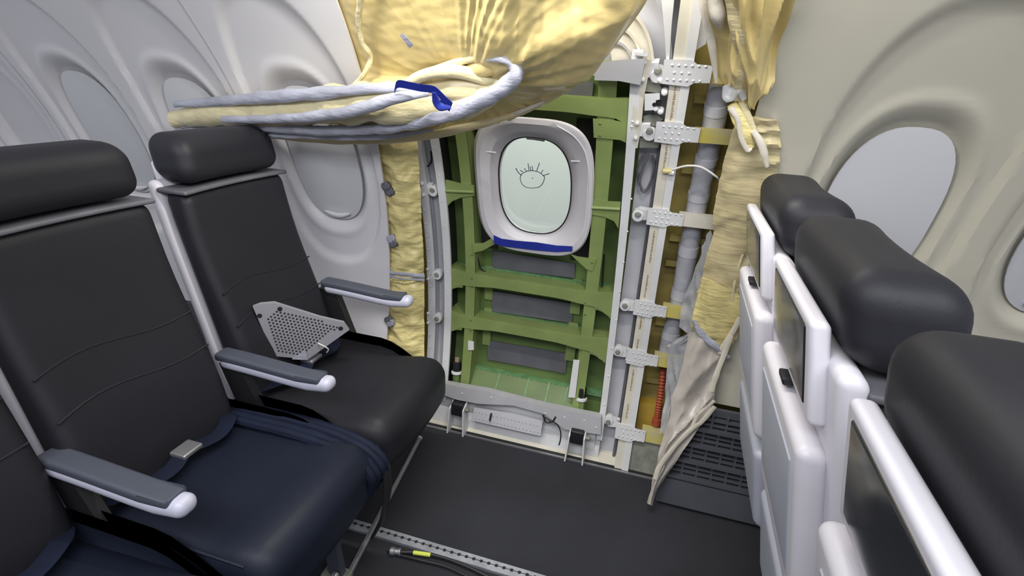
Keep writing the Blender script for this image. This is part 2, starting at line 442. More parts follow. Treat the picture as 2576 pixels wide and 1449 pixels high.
# arched corner gussets at rib ends (outer bays)
for z in (.682, .490):
    for s in (-1, 1):
        bm = B()
        xs = [s*(.27+.065*k/6) for k in range(7)]
        tops = [(x, z-.02) for x in xs]; bots = [(x, z-.045-.03*(k/6)**2) for k, x in enumerate(xs)]
        wstrip(bm, tops, bots, 1.80, 1.808, 1); obj('gusset', bm, 'green', dp)
# sloping shelf with ribs at the foot of the plug
bm = B(); hexa(bm, [P(-.24, .17, 1.80), P(.24, .17, 1.80), P(.24, .17, 1.81), P(-.24, .17, 1.81)],
               [P(-.24, .252, 1.875), P(.24, .252, 1.875), P(.24, .252, 1.888), P(-.24, .252, 1.888)]); sh = obj('sloping_shelf', bm, 'greend', dp, smooth=False)
for x in (-.11, .02, .11, .19):
    bm = B(); hexa(bm, [P(x, .17, 1.795), P(x, .252, 1.872), P(x, .17, 1.81)], [P(x+.006, .17, 1.795), P(x+.006, .252, 1.872), P(x+.006, .17, 1.81)]); obj('shelf_rib', bm, 'teal', sh, smooth=False)
# white painted ends of the stiles
for px in (((1178, 858), (1192, 860), (1192, 880), (1178, 880)), ((1443, 905), (1458, 907), (1447, 1000), (1430, 998))):
    bm = B(); wpoly(bm, [WX(*p, 1.8) for p in px], 1.797, 1.803); obj('white_stile_end', bm, 'white', dp, smooth=False)
# lift assist spring fittings
for a, b in (((1150, 905), (1148, 965)), ((1465, 968), (1460, 1035))):
    p0, p1 = WP(*a, 1.82), WP(*b, 1.82); d = p0-p1; L = d.length
    bm = B(); lathe(bm, p1, d, [(-.01, .018), (L*.45, .018), (L*.46, .013)]); g = obj('spring_guide', bm, 'greend', dp)
    bm = B(); lathe(bm, p1, d, [(L*.42, .020), (L*.44, .024), (L*.52, .024), (L*.54, .02)]); obj('guide_ring', bm, 'white', g)
    bm = B(); lathe(bm, p1, d, [(L*.52, .016), (L*.6, .020), (L*.9, .019), (L*.93, .012)]); obj('guide_spring', bm, 'black', g)
    bm = B(); lathe(bm, p1, d, [(L*.9, .011), (L*1.08, .011), (L*1.1, .007)]); obj('guide_bolt', bm, 'brownmk', g)
# wires clipped along the stiles
bm = B()
for pts in ([(1532, 215), (1528, 240), (1535, 265), (1532, 300)], [(1200, 640), (1205, 660), (1210, 676), (1222, 684)], [(1520, 640), (1517, 680), (1515, 720)]):
    tube(bm, cr([WP(*p, 1.84) for p in pts], 4), .0035, 6)
obj('wire', bm, 'black', dp)
bm = B(); rivets(bm, [WX(*p) for p in ((1188, 700), (1188, 720), (1188, 640), (1490, 660), (1472, 790), (1472, 760), (1185, 830), (1460, 880), (1510, 310), (1510, 340), (1185, 805))], .004, .003, 1.796)
obj('bolts', bm, 'greend', dp, kind='stuff')

# window trim ring (hung on the plug) ----------------------------------------
cx0, cz0 = WX(1344, 470, 1.80)
def ov(a, b, t, n, cx, cz, R, k=0):
    c, s = math.cos(t), math.sin(t)
    x = a*math.copysign(abs(c)**(2/n), c); z = b*math.copysign(abs(s)**(2/n), s)
    return P(cx+x+k*z, cz+z, R)
NN = 72; TT = [2*math.pi*i/NN for i in range(NN)]
prof = [(.206, .246, 3.6, 1.806, 0), (.208, .248, 3.6, 1.792, 0), (.203, .243, 3.6, 1.784, 0), (.188, .228, 3.4, 1.781, 0),
        (.182, .222, 3.3, 1.786, 0), (.160, .205, 2.9, 1.797, 0), (.146, .196, 2.7, 1.818, -.002), (.139, .187, 2.6, 1.842, -.004), (.137, .184, 2.6, 1.85, -.005),
        (.133, .180, 2.6, 1.852, -.005), (.132, .179, 2.6, 1.87, -.005), (.152, .2, 2.7, 1.87, 0), (.165, .215, 2.9, 1.81, 0)]
bm = B(); rr = [[ov(a, b, t, n, cx0+(-.013 if R>1.80 else 0), cz0-.012+dz, R) for t in TT] for a, b, n, R, dz in prof]
loft(bm, rr+[rr[0]], caps=False); bmesh.ops.remove_doubles(bm, verts=bm.verts[:], dist=1e-6)
wt = obj('window_trim', bm, 'trim', dp)
bm = B(); g0 = [[ov(a, b, t, 2.6, cx0-.013, cz0-.014, R) for t in TT] for a, b, R in ((.1355, .1825, 1.849), (.1365, .1835, 1.853), (.131, .178, 1.8535), (.131, .178, 1.851))]
loft(bm, g0+[g0[0]], caps=False); obj('gasket', bm, 'black', wt)
bm = B(); loft(bm, [[ov(.1375, .186, t, 2.6, cx0-.013, cz0-.014, R) for t in TT] for R in (1.860, 1.863)]); pn = obj('window_pane', bm, 'glass', wt)
# drawing on the pane
def ink(pts, n=4, r=.0014): tube(bm, cr([WP(*p, 1.857) for p in pts], n), r, 6)
bm = B()
ink([(1310, 440), (1308, 452), (1314, 466), (1326, 473), (1340, 474), (1356, 471), (1366, 460), (1370, 446)])
ink([(1310, 440), (1322, 433), (1338, 430), (1356, 434), (1370, 446)])
ink([(1312, 443), (1303, 435), (1297, 424)]); ink([(1315, 434), (1308, 430)]); ink([(1324, 431), (1318, 425)]); ink([(1330, 429), (1328, 412)])
ink([(1340, 429), (1338, 418)]); ink([(1350, 430), (1357, 410)]); ink([(1361, 436), (1366, 428)]); ink([(1367, 442), (1382, 437)]); ink([(1335, 430), (1333, 420)])
ink([(1338, 448), (1340, 450)], 1, .0016)
obj('pen_drawing', bm, 'ink', pn)
bm = B(); ink([(1325, 346), (1345, 348), (1370, 352)], 4, .006); obj('pull_slot', bm, 'greym', wt)
# seams across the trim
for s in ([(1212, 380), (1248, 384)], [(1436, 405), (1478, 407)]): bm = B(); tube(bm, [WP(*s[0], 1.788), WP(*s[1], 1.80)], .0025, 6); obj('trim_bead', bm, 'white', wt)
bm = B()
tube(bm, cr([WP(*p, 1.781) for p in ((1400, 316), (1440, 340), (1465, 370), (1476, 400), (1482, 450), (1481, 500), (1476, 560), (1462, 600))], 5), .0022, 6)
obj('trim_bead', bm, 'white', wt)
# blue tape under the window
bm = B(); tp = [(1243, 600), (1262, 608), (1300, 613), (1350, 618), (1400, 624), (1440, 624)]; hw = [9, 8, 8, 9, 7, 5]
top = [WX(p[0], p[1]-h, 1.78) for p, h in zip(tp, hw)]; bot = [WX(p[0], p[1]+h+2, 1.78) for p, h in zip(tp, hw)]
wstrip(bm, top, bot, 1.7755, 1.7785, 3); obj('blue_tape', bm, 'btape', wt)

# ================================================================== FRAMES
# left frame
lf = thing('fuselage_frame', (-.37, 1.74, 0), 'white vertical frame on the left edge of the green plug, beside the narrow yellow insulation', 'aircraft frame')
bm = B(); wbox(bm, -.347, -.317, .12, 1.52, 1.79, 1.80, -.343, -.313); obj('edge_flange', bm, 'white', lf, bevel=.001)
bm = B(); wbox(bm, -.335, -.329, .12, 1.52, 1.80, 1.90, -.331, -.325); obj('edge_seal', bm, 'black', lf)
bm = B(); wbox(bm, -.402, -.34, .0, 1.52, 1.845, 1.855); obj('web', bm, 'greyl', lf)
bm = B(); wbox(bm, -.425, -.392, .0, 1.52, 1.802, 1.812); wbox(bm, -.40, -.392, 0, 1.52, 1.81, 1.85); obj('inner_flange', bm, 'greyl', lf)
bm = B(); tube(bm, [P(-.368, .1+.05*k, 1.835) for k in range(28)], .009, 8); obj('track_rod', bm, 'grey', lf)
bm = B(); tube(bm, [P(-.352, .1+.05*k, 1.84) for k in range(28)], .005, 6); obj('painted_shadow_line', bm, 'black', lf)  # black tube paints a shadow line down the frame channel
bm = B(); tube(bm, cr([WP(*p, 1.825) for p in ((1056, 350), (1054, 370), (1062, 400), (1075, 418), (1085, 405), (1084, 380))], 5), .003, 6); obj('loose_wire', bm, 'black', lf)
def stopfit(px, py, parent, lr=1, R=1.795):
    """lug with a bolt, standing on the frame"""
    x, z = WX(px, py, R); n = inward(z, R)
    bm = B(); lathe(bm, P(x, z, R+.03), n, [(0, .021), (.026, .021), (.030, .018), (.030, .011)], 18)
    bmv = [P(x+lr*.0, z+.020, R+.004), P(x+lr*.045, z+.016, R+.004), P(x+lr*.045, z-.016, R+.004), P(x, z-.020, R+.004)]
    hexa(bm, bmv, [p-n*.022 for p in bmv])
    f = obj('stop_fitting', bm, 'white', parent, bevel=.0015)
    bm = B(); lathe(bm, P(x, z, R), n, [(-.002, .0105), (.0015, .0105), (.005, .008), (.0055, .003)], 12); obj('bolt', bm, 'greym', f)
    bm = B(); lathe(bm, P(x+lr*.038, z+.022, R+.002), n, [(0, .006), (.008, .006), (.010, .003)], 8); lathe(bm, P(x+lr*.038, z-.022, R+.002), n, [(0, .006), (.008, .006), (.010, .003)], 8); obj('nut', bm, 'white', f)
for p in ((1087, 478), (1098, 692), (1098, 803)): stopfit(*p, lf, -1, 1.80)
bm = B(); rivets(bm, [(-.332, .2+.1*k) for k in range(13)]+[(-.41, .35+.055*k) for k in range(18)], .003, .002, 1.79); obj('rivets', bm, 'white', lf, kind='stuff')
for p in ((1080, 565), (1078, 632), (1082, 745)):
    x, z = WX(*p, 1.8); bm = B(); lathe(bm, P(x, z, 1.845), inward(z), [(0, .008), (.012, .008), (.016, .004)], 10); obj('clip', bm, 'white', lf)

# right frame
rf = thing('fuselage_frame', (.42, 1.74, 0), 'white double frame with bolted stop fittings and side straps, right of the green plug', 'aircraft frame')
bm = B(); wbox(bm, .345, .368, .10, 1.53, 1.79, 1.80, .318, .348); obj('edge_flange', bm, 'white', rf, bevel=.001)
bm = B(); wbox(bm, .352, .358, .10, 1.53, 1.80, 1.90, .325, .331); obj('edge_seal', bm, 'black', rf)
bm = B(); wbox(bm, .36, .45, -.02, 1.75, 1.85, 1.86); obj('web', bm, 'greyl', rf)
bm = B(); wbox(bm, .432, .486, -.01, 1.9, 1.79, 1.80, .425, .478); wbox(bm, .432, .438, -.01, 1.9, 1.80, 1.86, .425, .431); wbox(bm, .480, .486, -.01, 1.9, 1.80, 1.905, .472, .478); obj('rail', bm, 'cream', rf, bevel=.001)
bm = B(); wbox(bm, .462, .487, .0, 1.9, 1.786, 1.791, .455, .479); obj('rail_cap', bm, 'white', rf)
bm = B(); tube(bm, [P(.422, .02+.05*k, 1.835) for k in range(26)], .006, 8); obj('channel_seal', bm, 'patch', rf)
bm = B()
z = .08
while z < 1.75:
    l = random.choice((.06, .09, .12))
    if random.random() < .8:
        k = 0
        while k*.0062 < l:
            h = random.choice((.0035, .0045)); x = .446-.007*z/1.9; wbox(bm, x, x+random.uniform(.004, .007), z+k*.0062, z+k*.0062+h, 1.7893, 1.7902); k += 1
    z += l+random.uniform(.03, .06)
obj('stencil_marking', bm, 'brownmk', rf, smooth=False, kind='stuff')
# straps
zs = [(1.478, 1), (1.315, .55), (1.037, .0), (.680, .25), (.474, .1), (.158, .05)]
for i, (zc, yel) in enumerate(zs):
    bm = B(); a = .405 if i < 2 else .415
    wpoly(bm, [(a, zc-.030), (a, zc+.030), (.475, zc+.032), (.490, zc+.022), (.53, zc+.020), (.53, zc-.022), (.490, zc-.024), (.475, zc-.034)], 1.781, 1.789)
    pl = obj('strap_plate', bm, 'white', rf, smooth=False, bevel=.0015)
    bm = B(); wbox(bm, .515, .70, zc-.023, zc+.020, 1.789, 1.796); wbox(bm, .515, .70, zc+.016, zc+.020, 1.796, 1.83); obj('strap', bm, 'yprim' if yel else 'cream', pl)
    bm = B(); rivets(bm, [(a+.018+.017*k+q*.004, zc+q*.018) for k in range(6) for q in (-1, 1)]+[(a+.03+.019*k, zc) for k in range(3)], .0038, .003, 1.781); obj('rivets', bm, 'white', pl, kind='stuff')
for p in ((1605, 540), (1572, 770), (1554, 886), (1530, 1062)): stopfit(*p, rf, 1)
for p in ((1655, 178), (1634, 330)): stopfit(*p, rf, -1, 1.788)
# upper fitting plate with cut shapes between flange and rail
bm = B(); wpoly(bm, [WX(*p, 1.8) for p in ((1606, 150), (1640, 150), (1622, 235), (1612, 330), (1604, 372), (1584, 372), (1590, 300), (1597, 220))], 1.792, 1.80); obj('fitting_plate', bm, 'cream', rf, smooth=False)
for q, m_ in ((((1625, 190), (1665, 186), (1668, 200), (1660, 215), (1668, 228), (1655, 234), (1622, 230)), 'greym'),
              (((1618, 292), (1640, 286), (1655, 290), (1668, 300), (1655, 312), (1648, 318), (1618, 314)), 'greym'),
              (((1610, 345), (1640, 342), (1652, 352), (1660, 362), (1655, 372), (1608, 372)), 'greym')):
    bm = B(); wpoly(bm, [WX(*p, 1.8) for p in q], 1.803, 1.84); obj('latch_block', bm, m_, rf, smooth=False, bevel=.001)
bm = B(); wpoly(bm, [WX(*p, 1.79) for p in ((1622, 236), (1660, 234), (1660, 250), (1650, 252), (1650, 268), (1656, 276), (1622, 278))], 1.782, 1.81); lt = obj('latch_arm', bm, 'white', rf, smooth=False, bevel=.0015)
for p, r in (((1646, 263), .006), ((1657, 262), .006), ((1642, 286), .005)):
    x, z = WX(*p, 1.78); bm = B(); lathe(bm, P(x, z, 1.781), inward(z), [(-.01, r), (.0008, r), (.001, r*.5)], 10); obj('pivot_hole', bm, 'black', lt)
for p in ((1672, 228), (1662, 276), (1650, 268), (1663, 196)):
    x, z = WX(*p, 1.79); bm = B(); lathe(bm, P(x, z, 1.80), inward(z), [(0, .010), (.014, .009), (.019, .004)], 10); obj('button', bm, 'white', rf)
# loose wire loops in the channel
bm = B(); tube(bm, cr([WP(*p, 1.83) for p in ((1625, 385), (1610, 405), (1604, 440), (1612, 470), (1620, 482), (1632, 470), (1642, 440), (1646, 410), (1640, 392))], 5), .0045, 6, wr=.5, ws=60)
tube(bm, cr([WP(*p, 1.825) for p in ((1632, 390), (1618, 420), (1606, 460))], 5), .005, 6); obj('loose_wire', bm, 'patch', rf)
bm = B(); rivets(bm, [WX(*p) for p in ((1598, 200), (1596, 215), (1592, 305), (1590, 318), (1602, 165))]+[(.356, .25+.12*k) for k in range(8)], .004, .003, 1.79); obj('rivets', bm, 'white', rf, kind='stuff')
# olive back plates between frame and skin, dark depth
bm = B(); wbox(bm, .675, .685, -.05, 1.7, 1.80, 1.905); obj('rear_web', bm, 'olive', rf)

# header at the top of the opening ------------------------------------------------
hd = thing('header_fitting', WP(1560, 180, 1.77), 'grey header fitting with lilac arched cover above the green plug, partly behind the yellow blanket', 'bracket')
bm = B(); wpoly(bm, [WX(*p, 1.79) for p in ((1500, 160), (1552, 152), (1625, 148), (1612, 214), (1560, 204), (1498, 202))], 1.772, 1.80); obj('header_beam', bm, 'grey', hd, smooth=False, bevel=.002)
bm = B(); wbox(bm, .20, .425, 1.46, 1.90, 1.845, 1.855); obj('back_panel', bm, 'greyl', hd)
# arch cover: concentric rims
cc = WX(1545, 190, 1.80)
for (ro, ri, R, m_) in ((.235, .225, 1.80, 'grey'), (.16, .0, 1.81, 'cream'), (.165, .155, 1.80, 'cream'), (.12, .112, 1.80, 'cream'), (.085, .078, 1.80, 'grey')):
    bm = B(); n = 22
    an = [R_(-5+115*k/n) for k in range(n+1)]
    o = [(cc[0]+ro*math.cos(a)*.66, cc[1]-.0+ro*math.sin(a)) for a in an]; i_ = [(cc[0]+max(ri, .001)*math.cos(a)*.66, cc[1]+max(ri, .001)*math.sin(a)) for a in an]
    wstrip(bm, o, i_, R, R+.02, 1); obj('arch_rim' if ri else 'arch_cover', bm, m_, hd)
bm = B(); wpoly(bm, [WX(*p, 1.80) for p in ((1600, 132), (1632, 136), (1631, 144), (1599, 140))], 1.775, 1.79); obj('label_plate', bm, 'white', hd, smooth=False)
bm = B(); wpoly(bm, [WX(*p, 1.80) for p in ((1660, -40), (1700, -40), (1690, 60), (1684, 150), (1676, 150), (1672, 80))], 1.79, 1.85); obj('upper_channel', bm, 'white', hd, smooth=False)
bm = B(); wpoly(bm, [WX(*p, 1.80) for p in ((1700, -30), (1780, -30), (1776, 110), (1748, 128), (1740, 60))], 1.80, 1.83); obj('upper_web', bm, 'white', hd, smooth=False)

# sill ----------------------------------------------------------------------------
sl = thing('sill_fitting', (0, 1.72, 0), 'white sill structure with grey hinge plates and black blocks along the foot of the plug', 'sill')
R0 = 1.765
tp = [(1100, 962), (1150, 972), (1222, 984), (1300, 1004), (1372, 1022), (1440, 1036), (1512, 1050)]
bt = [(1100, 988), (1142, 1004), (1196, 1016), (1240, 1004), (1366, 1040), (1402, 1078), (1514, 1094)]
bt = [(1100, 988), (1150, 1006), (1205, 1016), (1290, 1020), (1370, 1042), (1420, 1080), (1512, 1094)]
bm = B(); wstrip(bm, [WX(*p, R0) for p in tp], [WX(*p, R0) for p in bt], R0, R0+.03, 3); obj('hinge_plate', bm, 'grey', sl, bevel=.0015)
bm = B(); wbox(bm, -.45, .36, -.01, .16, 1.815, 1.83); obj('sill_web', bm, 'white', sl)
bm = B(); wbox(bm, -.18, .12, .072, .125, 1.775, 1.80); b2 = obj('sill_beam', bm, 'greyl', sl)
bm = B(); rivets(bm, [(-.17+.016*k, .112) for k in range(18)]+[(-.165+.016*k, .085) for k in range(18)], .003, .003, 1.775); obj('rivets', bm, 'grey', b2, kind='stuff')
bm = B(); hexa(bm, [(-.62, 1.716, .006), (.66, 1.716, .006), (.66, 1.722, -.03), (-.62, 1.722, -.03)], [(-.62, 1.80, .035), (.66, 1.80, .035), (.66, 1.80, -.03), (-.62, 1.80, -.03)]); obj('sill_tread', bm, 'cream', sl, smooth=False)
bm = B(); box(bm, -3, .68, 1.700, 1.716, -.03, .006); obj('carpet_edge', bm, 'black', sl, smooth=False)
bm = B(); box(bm, -3, .68, 1.690, 1.700, -.01, .005); obj('edge_strip', bm, 'steel', sl, smooth=False)
bm = B(); box(bm, .30, .34, 1.74, 1.80, .0, .14); box(bm, -.47, -.33, 1.78, 1.80, .0, .16); obj('sill_post', bm, 'white', sl, smooth=False)
for k, (px, py) in enumerate(((1152, 1030), (1452, 1100))):
    x, z = WX(px, py, 1.76); y = P(x, z, 1.76).y
    bm = B(); rbox(bm, x-.028, x+.026, y-.012, y+.03, z-.028, z+.032, .006, 2); g = obj('hinge_block', bm, 'black', sl)
    for s in (-1, 1):
        bm = B(); hexa(bm, [(x+s*.030-.003, y-.02, z+.01), (x+s*.030+.003, y-.02, z+.01), (x+s*.036+.003, y-.032, .005), (x+s*.036-.003, y-.032, .005)],
                            [(x+s*.030-.003, y+.03, z+.03), (x+s*.030+.003, y+.03, z+.03), (x+s*.036+.003, y+.03, .005), (x+s*.036-.003, y+.03, .005)]); obj('fork', bm, 'white', g, smooth=False)
    bm = B(); lathe(bm, (x+.045, y-.005, z+.01), (1, 0, 0), [(-.012, .009), (.006, .009), (.008, .005)], 10); obj('hinge_pin', bm, 'greym', g)
bm = B()
tube(bm, cr([WP(*p, 1.765) for p in ((1368, 1048), (1380, 1056), (1400, 1066), (1410, 1085), (1410, 1105), (1406, 1120))], 5), .003, 6)
tube(bm, cr([WP(*p, 1.765) for p in ((1366, 1044), (1374, 1062), (1390, 1060), (1398, 1048))], 5), .004, 6)
tube(bm, [WP(1236, 1040, 1.765), WP(1232, 1058, 1.765)], .004, 6)
obj('bonding_wire', bm, 'black', sl)
bm = B(); rivets(bm, [WX(*p, R0) for p in ((1162, 990), (1372, 1040), (1236, 1000), (1420, 1050), (1470, 1058), (1500, 1075))], .004, .003, R0); obj('bolts', bm, 'white', sl, kind='stuff')

# ================================================================== DUCT, HOSE, CABLE
pts = cr([WP(*p, 1.852) for p in ((1812, 205), (1792, 330), (1770, 430), (1752, 520), (1730, 640), (1708, 760), (1686, 850), (1674, 915))], 10)
du = thing('air_duct', pts[-1], 'silver wrapped round air duct running down behind the straps right of the frame', 'duct')
bm = B(); tube(bm, pts, .033, 16, wr=.06, ws=30); obj('duct_wrap', bm, 'duct', du)
for k in (4, 16, 26, 38, 47, 58):
    bm = B(); tube(bm, pts[k:k+3], .0345, 16); obj('duct_band', bm, 'ductb', du)
pts = cr([WP(*p, 1.83) for p in ((1668, 930), (1662, 990), (1654, 1040), (1650, 1068))], 22)
bm = B(); tube(bm, pts, [.0115+.0018*(1 if k % 3 == 0 else -1)+(.005 if k > 52 else 0) for k in range(len(pts))], 12)
tag(obj('corrugated_hose', bm, 'red'), 'short red corrugated hose in the amber bay above the floor', 'hose')
pts = cr([WP(1683, 431, 1.78), WP(1700, 424, 1.775), WP(1730, 417, 1.77), WP(1765, 421, 1.765), WP(1800, 443, 1.76), WP(1812, 456, 1.78)], 8)
ca = thing('cable', pts[0], 'thin white cable arching from the right frame across the silver duct', 'cable')
bm = B(); tube(bm, pts, .0032, 8); obj('sleeve', bm, 'cable', ca)
bm = B(); tube(bm, [WP(1668, 430, 1.782), WP(1690, 431, 1.78)], .008, 8); obj('connector', bm, 'yprim', ca)
bm = B(); tube(bm, [WP(1684, 433, 1.781), WP(1696, 435, 1.779)], .008, 8); obj('clamp', bm, 'white', ca)

# ================================================================== INSULATION
# big draped blanket at the top
def rp(L): return [WP(x, y, R) for x, y, R in L]
rows = [rp([(770, -330, 1.70), (930, -330, 1.66), (1080, -330, 1.64), (1230, -330, 1.64), (1380, -330, 1.64), (1560, -330, 1.66), (1760, -330, 1.70)]),
 rp([(822, -130, 1.72), (940, -130, 1.66), (1080, -130, 1.62), (1210, -130, 1.60), (1350, -130, 1.60), (1520, -130, 1.62), (1680, -130, 1.66)]),
 rp([(852, 0, 1.735), (950, 0, 1.67), (1080, 0, 1.62), (1200, 0, 1.60), (1330, 0, 1.58), (1480, 0, 1.60), (1628, 0, 1.66)]),
 rp([(880, 90, 1.735), (950, 90, 1.68), (1070, 90, 1.63), (1190, 90, 1.60), (1320, 90, 1.57), (1450, 90, 1.59), (1566, 90, 1.68)]),
 rp([(908, 180, 1.735), (960, 180, 1.69), (1060, 175, 1.64), (1170, 170, 1.61), (1290, 170, 1.58), (1400, 175, 1.61), (1505, 168, 1.70)]),
 rp([(900, 225, 1.68), (960, 215, 1.66), (1050, 215, 1.64), (1150, 215, 1.62), (1250, 220, 1.60), (1350, 228, 1.64), (1440, 222, 1.71)]),
 rp([(860, 285, 1.66), (930, 280, 1.65), (1020, 280, 1.64), (1110, 275, 1.63), (1200, 272, 1.63), (1290, 268, 1.66), (1374, 262, 1.71)]),
 rp([(800, 335, 1.67), (890, 340, 1.66), (990, 342, 1.65), (1080, 334, 1.65), (1165, 322, 1.66), (1240, 306, 1.68), (1310, 286, 1.71)])]
def d1(u, v, p):
    # folds that fan out from the gathered roll at the lower left
    q = Vector(p)-WP(1180, 240, 1.62); a = math.atan2(q.z, q.x); r = q.length
    k = .18+.82*sm(.33, .6, u); k = max(k, sm(.55, .75, v)*.7)
    f = k*(.020*ridge(a*3.0, r*1.0, 3)*sm(.03, .3, r)+.008*ridge(a*8, r*1.6, 7)*sm(.05, .3, r)+.002*nz(a*22, r*3, 2)*sm(.05, .2, r))
    f += .020*nz(u*2.3, v*3.1, 1)+.006*ridge(u*26, v*2.4, 5)*sm(.45, .8, u)*(1-sm(.45, .7, v))
    f += .0015*nz(p.x*22, p.z*60, 2)
    e = min(u, 1-u); return f*sm(0, .06, e)+.0
bl = thing('insulation_blanket', WP(1180, 330, 1.66), 'large yellow film covered insulation blanket draped across the top and twisted into a tied roll', 'insulation')
bm = B(); sheet(bm, rows, 30, 22, d1, .010); obj('blanket_sheet', bm, 'blanket', bl)
# raised seam at the left of the sheet, hem
bm = B(); tube(bm, cr(rp([(915, -120, 1.655), (906, 0, 1.66), (903, 60, 1.66), (912, 110, 1.66), (932, 140, 1.67), (925, 172, 1.66), (905, 200, 1.655), (890, 216, 1.65)]), 6), .008, 8, wr=.4, ws=40); obj('seam', bm, 'blin', bl)
bm = B(); wstr = rp([(1005, 88, 1.607), (1014, 84, 1.607), (1040, 112, 1.605), (1030, 122, 1.605)])
hexa(bm, wstr, [p+Vector((0, .003, 0)) for p in wstr]); obj('sticker', bm, 'film', bl, smooth=False)
# rolled lower edge: overlapping folds
def fold(name, L, rad, m_, flat=.8, wr=.25, ws=14, seg=14, parent=bl):
    pts = cr(rp(L), 8); bm = B(); tube(bm, pts, lerpl(rad, len(pts)), seg, flat, Vector((0, -1, .1)), wr, ws); return obj(name, bm, m_, parent)
fold('roll_fold', [(440, 300, 1.68), (560, 283, 1.66), (700, 275, 1.63), (850, 262, 1.60), (960, 262, 1.58), (1060, 262, 1.57), (1150, 262, 1.57), (1230, 235, 1.58), (1262, 195, 1.60)], [.03, .045, .052, .056, .058, .05, .045, .032, .015], 'blin')
fold('upper_hem', [(440, 262, 1.67), (560, 255, 1.64), (680, 244, 1.60), (800, 236, 1.575), (900, 226, 1.565), (990, 222, 1.56), (1060, 232, 1.56)], [.012, .017, .02, .018, .015, .012, .006], 'film', .7)
fold('lower_hem', [(440, 330, 1.68), (560, 322, 1.65), (680, 320, 1.61), (800, 328, 1.585), (930, 326, 1.575), (1040, 310, 1.545), (1130, 286, 1.53), (1210, 252, 1.525), (1270, 215, 1.53), (1298, 185, 1.535), (1288, 162, 1.545), (1262, 150, 1.55), (1225, 150, 1.565)],
     [.01, .015, .018, .016, .016, .019, .020, .022, .022, .018, .013, .009, .005], 'film', .75, .35, 22)
fold('middle_fold', [(560, 300, 1.61), (680, 300, 1.575), (800, 292, 1.54), (880, 280, 1.52), (950, 260, 1.515), (1010, 244, 1.515), (1080, 236, 1.53)], [.012, .015, .016, .017, .017, .014, .006], 'film', .7)
fold('upper_lip', [(985, 236, 1.585), (1030, 205, 1.575), (1080, 185, 1.57), (1130, 178, 1.57), (1180, 186, 1.575), (1225, 202, 1.58), (1255, 205, 1.59)], [.008, .014, .017, .017, .016, .012, .005], 'blin', .8)
fold('inner_fold', [(1000, 240, 1.60), (1070, 225, 1.585), (1140, 222, 1.58), (1200, 222, 1.585), (1240, 205, 1.59)], [.02, .035, .042, .035, .012], 'blanket3', .7)
fold('yellow_fold', [(1150, 205, 1.60), (1185, 180, 1.59), (1225, 165, 1.59), (1262, 172, 1.60), (1275, 195, 1.60)], [.012, .022, .024, .02, .008], 'blanket', .7)
fold('gather', [(905, 232, 1.60), (1000, 212, 1.60), (1080, 178, 1.60), (1180, 148, 1.59), (1290, 120, 1.58), (1360, 70, 1.575), (1420, 20, 1.58)], [.006, .009, .009, .010, .012, .010, .006], 'blanket3', .6, .3)
fold('gather', [(1160, 160, 1.60), (1250, 132, 1.59), (1330, 110, 1.58), (1400, 60, 1.575)], [.005, .010, .010, .004], 'blanket', .6, .3)
fold('under_fold', [(640, 338, 1.66), (800, 352, 1.65), (950, 352, 1.64), (1080, 338, 1.64), (1180, 318, 1.65), (1280, 292, 1.67), (1360, 264, 1.69)], [.008, .012, .014, .016, .014, .010, .006], 'blanket3', .8)
fold('lower_hem', [(440, 342, 1.67), (600, 336, 1.64), (740, 338, 1.61), (880, 344, 1.60), (1000, 340, 1.60), (1090, 326, 1.60)], [.008, .012, .013, .012, .009, .004], 'film', .7)
# blue tape on the roll
bm = B()
for L in ([(992, 226), (1000, 212), (1030, 216), (1060, 222), (1090, 226), (1106, 238), (1120, 252), (1138, 268)],):
    a = cr(rp([(x, y-(10 if i else 2), 1.512) for i, (x, y) in enumerate(L)]), 4); b = cr(rp([(x-(8 if i > 5 else 0), y+(9 if i < 6 else 12), 1.511) for i, (x, y) in enumerate(L)]), 4)
    va = [[bm.verts.new(p+Vector((0, dy, 0))) for p in q] for q, dy in ((a, 0), (b, 0), (b, .003), (a, .003))]
    for i in range(len(a)-1):
        for k in range(4): bm.faces.new([va[k][i], va[k][i+1], va[(k+1) % 4][i+1], va[(k+1) % 4][i]])
obj('blue_tape', bm, 'btape', bl)
bm = B(); tube(bm, cr(rp([(1092, 232, 1.511), (1098, 255, 1.511), (1110, 266, 1.511), (1134, 270, 1.511)]), 5), lerpl([.006, .012, .014, .005], 16), 8, .5, Vector((0, -1, 0))); obj('blue_tape', bm, 'btape', bl)
fold('loose_flap', [(1195, 318, 1.69), (1250, 300, 1.68), (1310, 280, 1.67), (1368, 256, 1.68)], [.005, .007, .007, .004], 'tapew', .6)

# narrow blanket left of the left frame
rows = [rp([(x0, y, 1.755), (x0+(x1-x0)*.33, y, 1.735), (x0+(x1-x0)*.67, y, 1.735), (x1, y, 1.765)]) for x0, x1, y in
        ((925, 1043, 250), (940, 1048, 345), (955, 1054, 440), (965, 1058, 540), (972, 1063, 630), (972, 1066, 690), (972, 1066, 705), (975, 1066, 780), (975, 1066, 860), (975, 1064, 960))]
def d2(u, v, p): return .011*ridge(u*1.3+v*2, v*14+.8*abs(u-.5), 3)+.009*nz(u*3, v*24, 1)+.005*ridge(u*3, v*50+2*abs(u-.5), 5)-.012*math.exp(-((v-.61)/.012)**2)
nb = thing('insulation_blanket', WP(1020, 830, 1.74), 'narrow wrinkled yellow insulation strip between the white window panel and the left frame', 'insulation')
bm = B(); sheet(bm, rows, 16, 20, d2, .02); obj('blanket_sheet', bm, 'blanket2', nb)
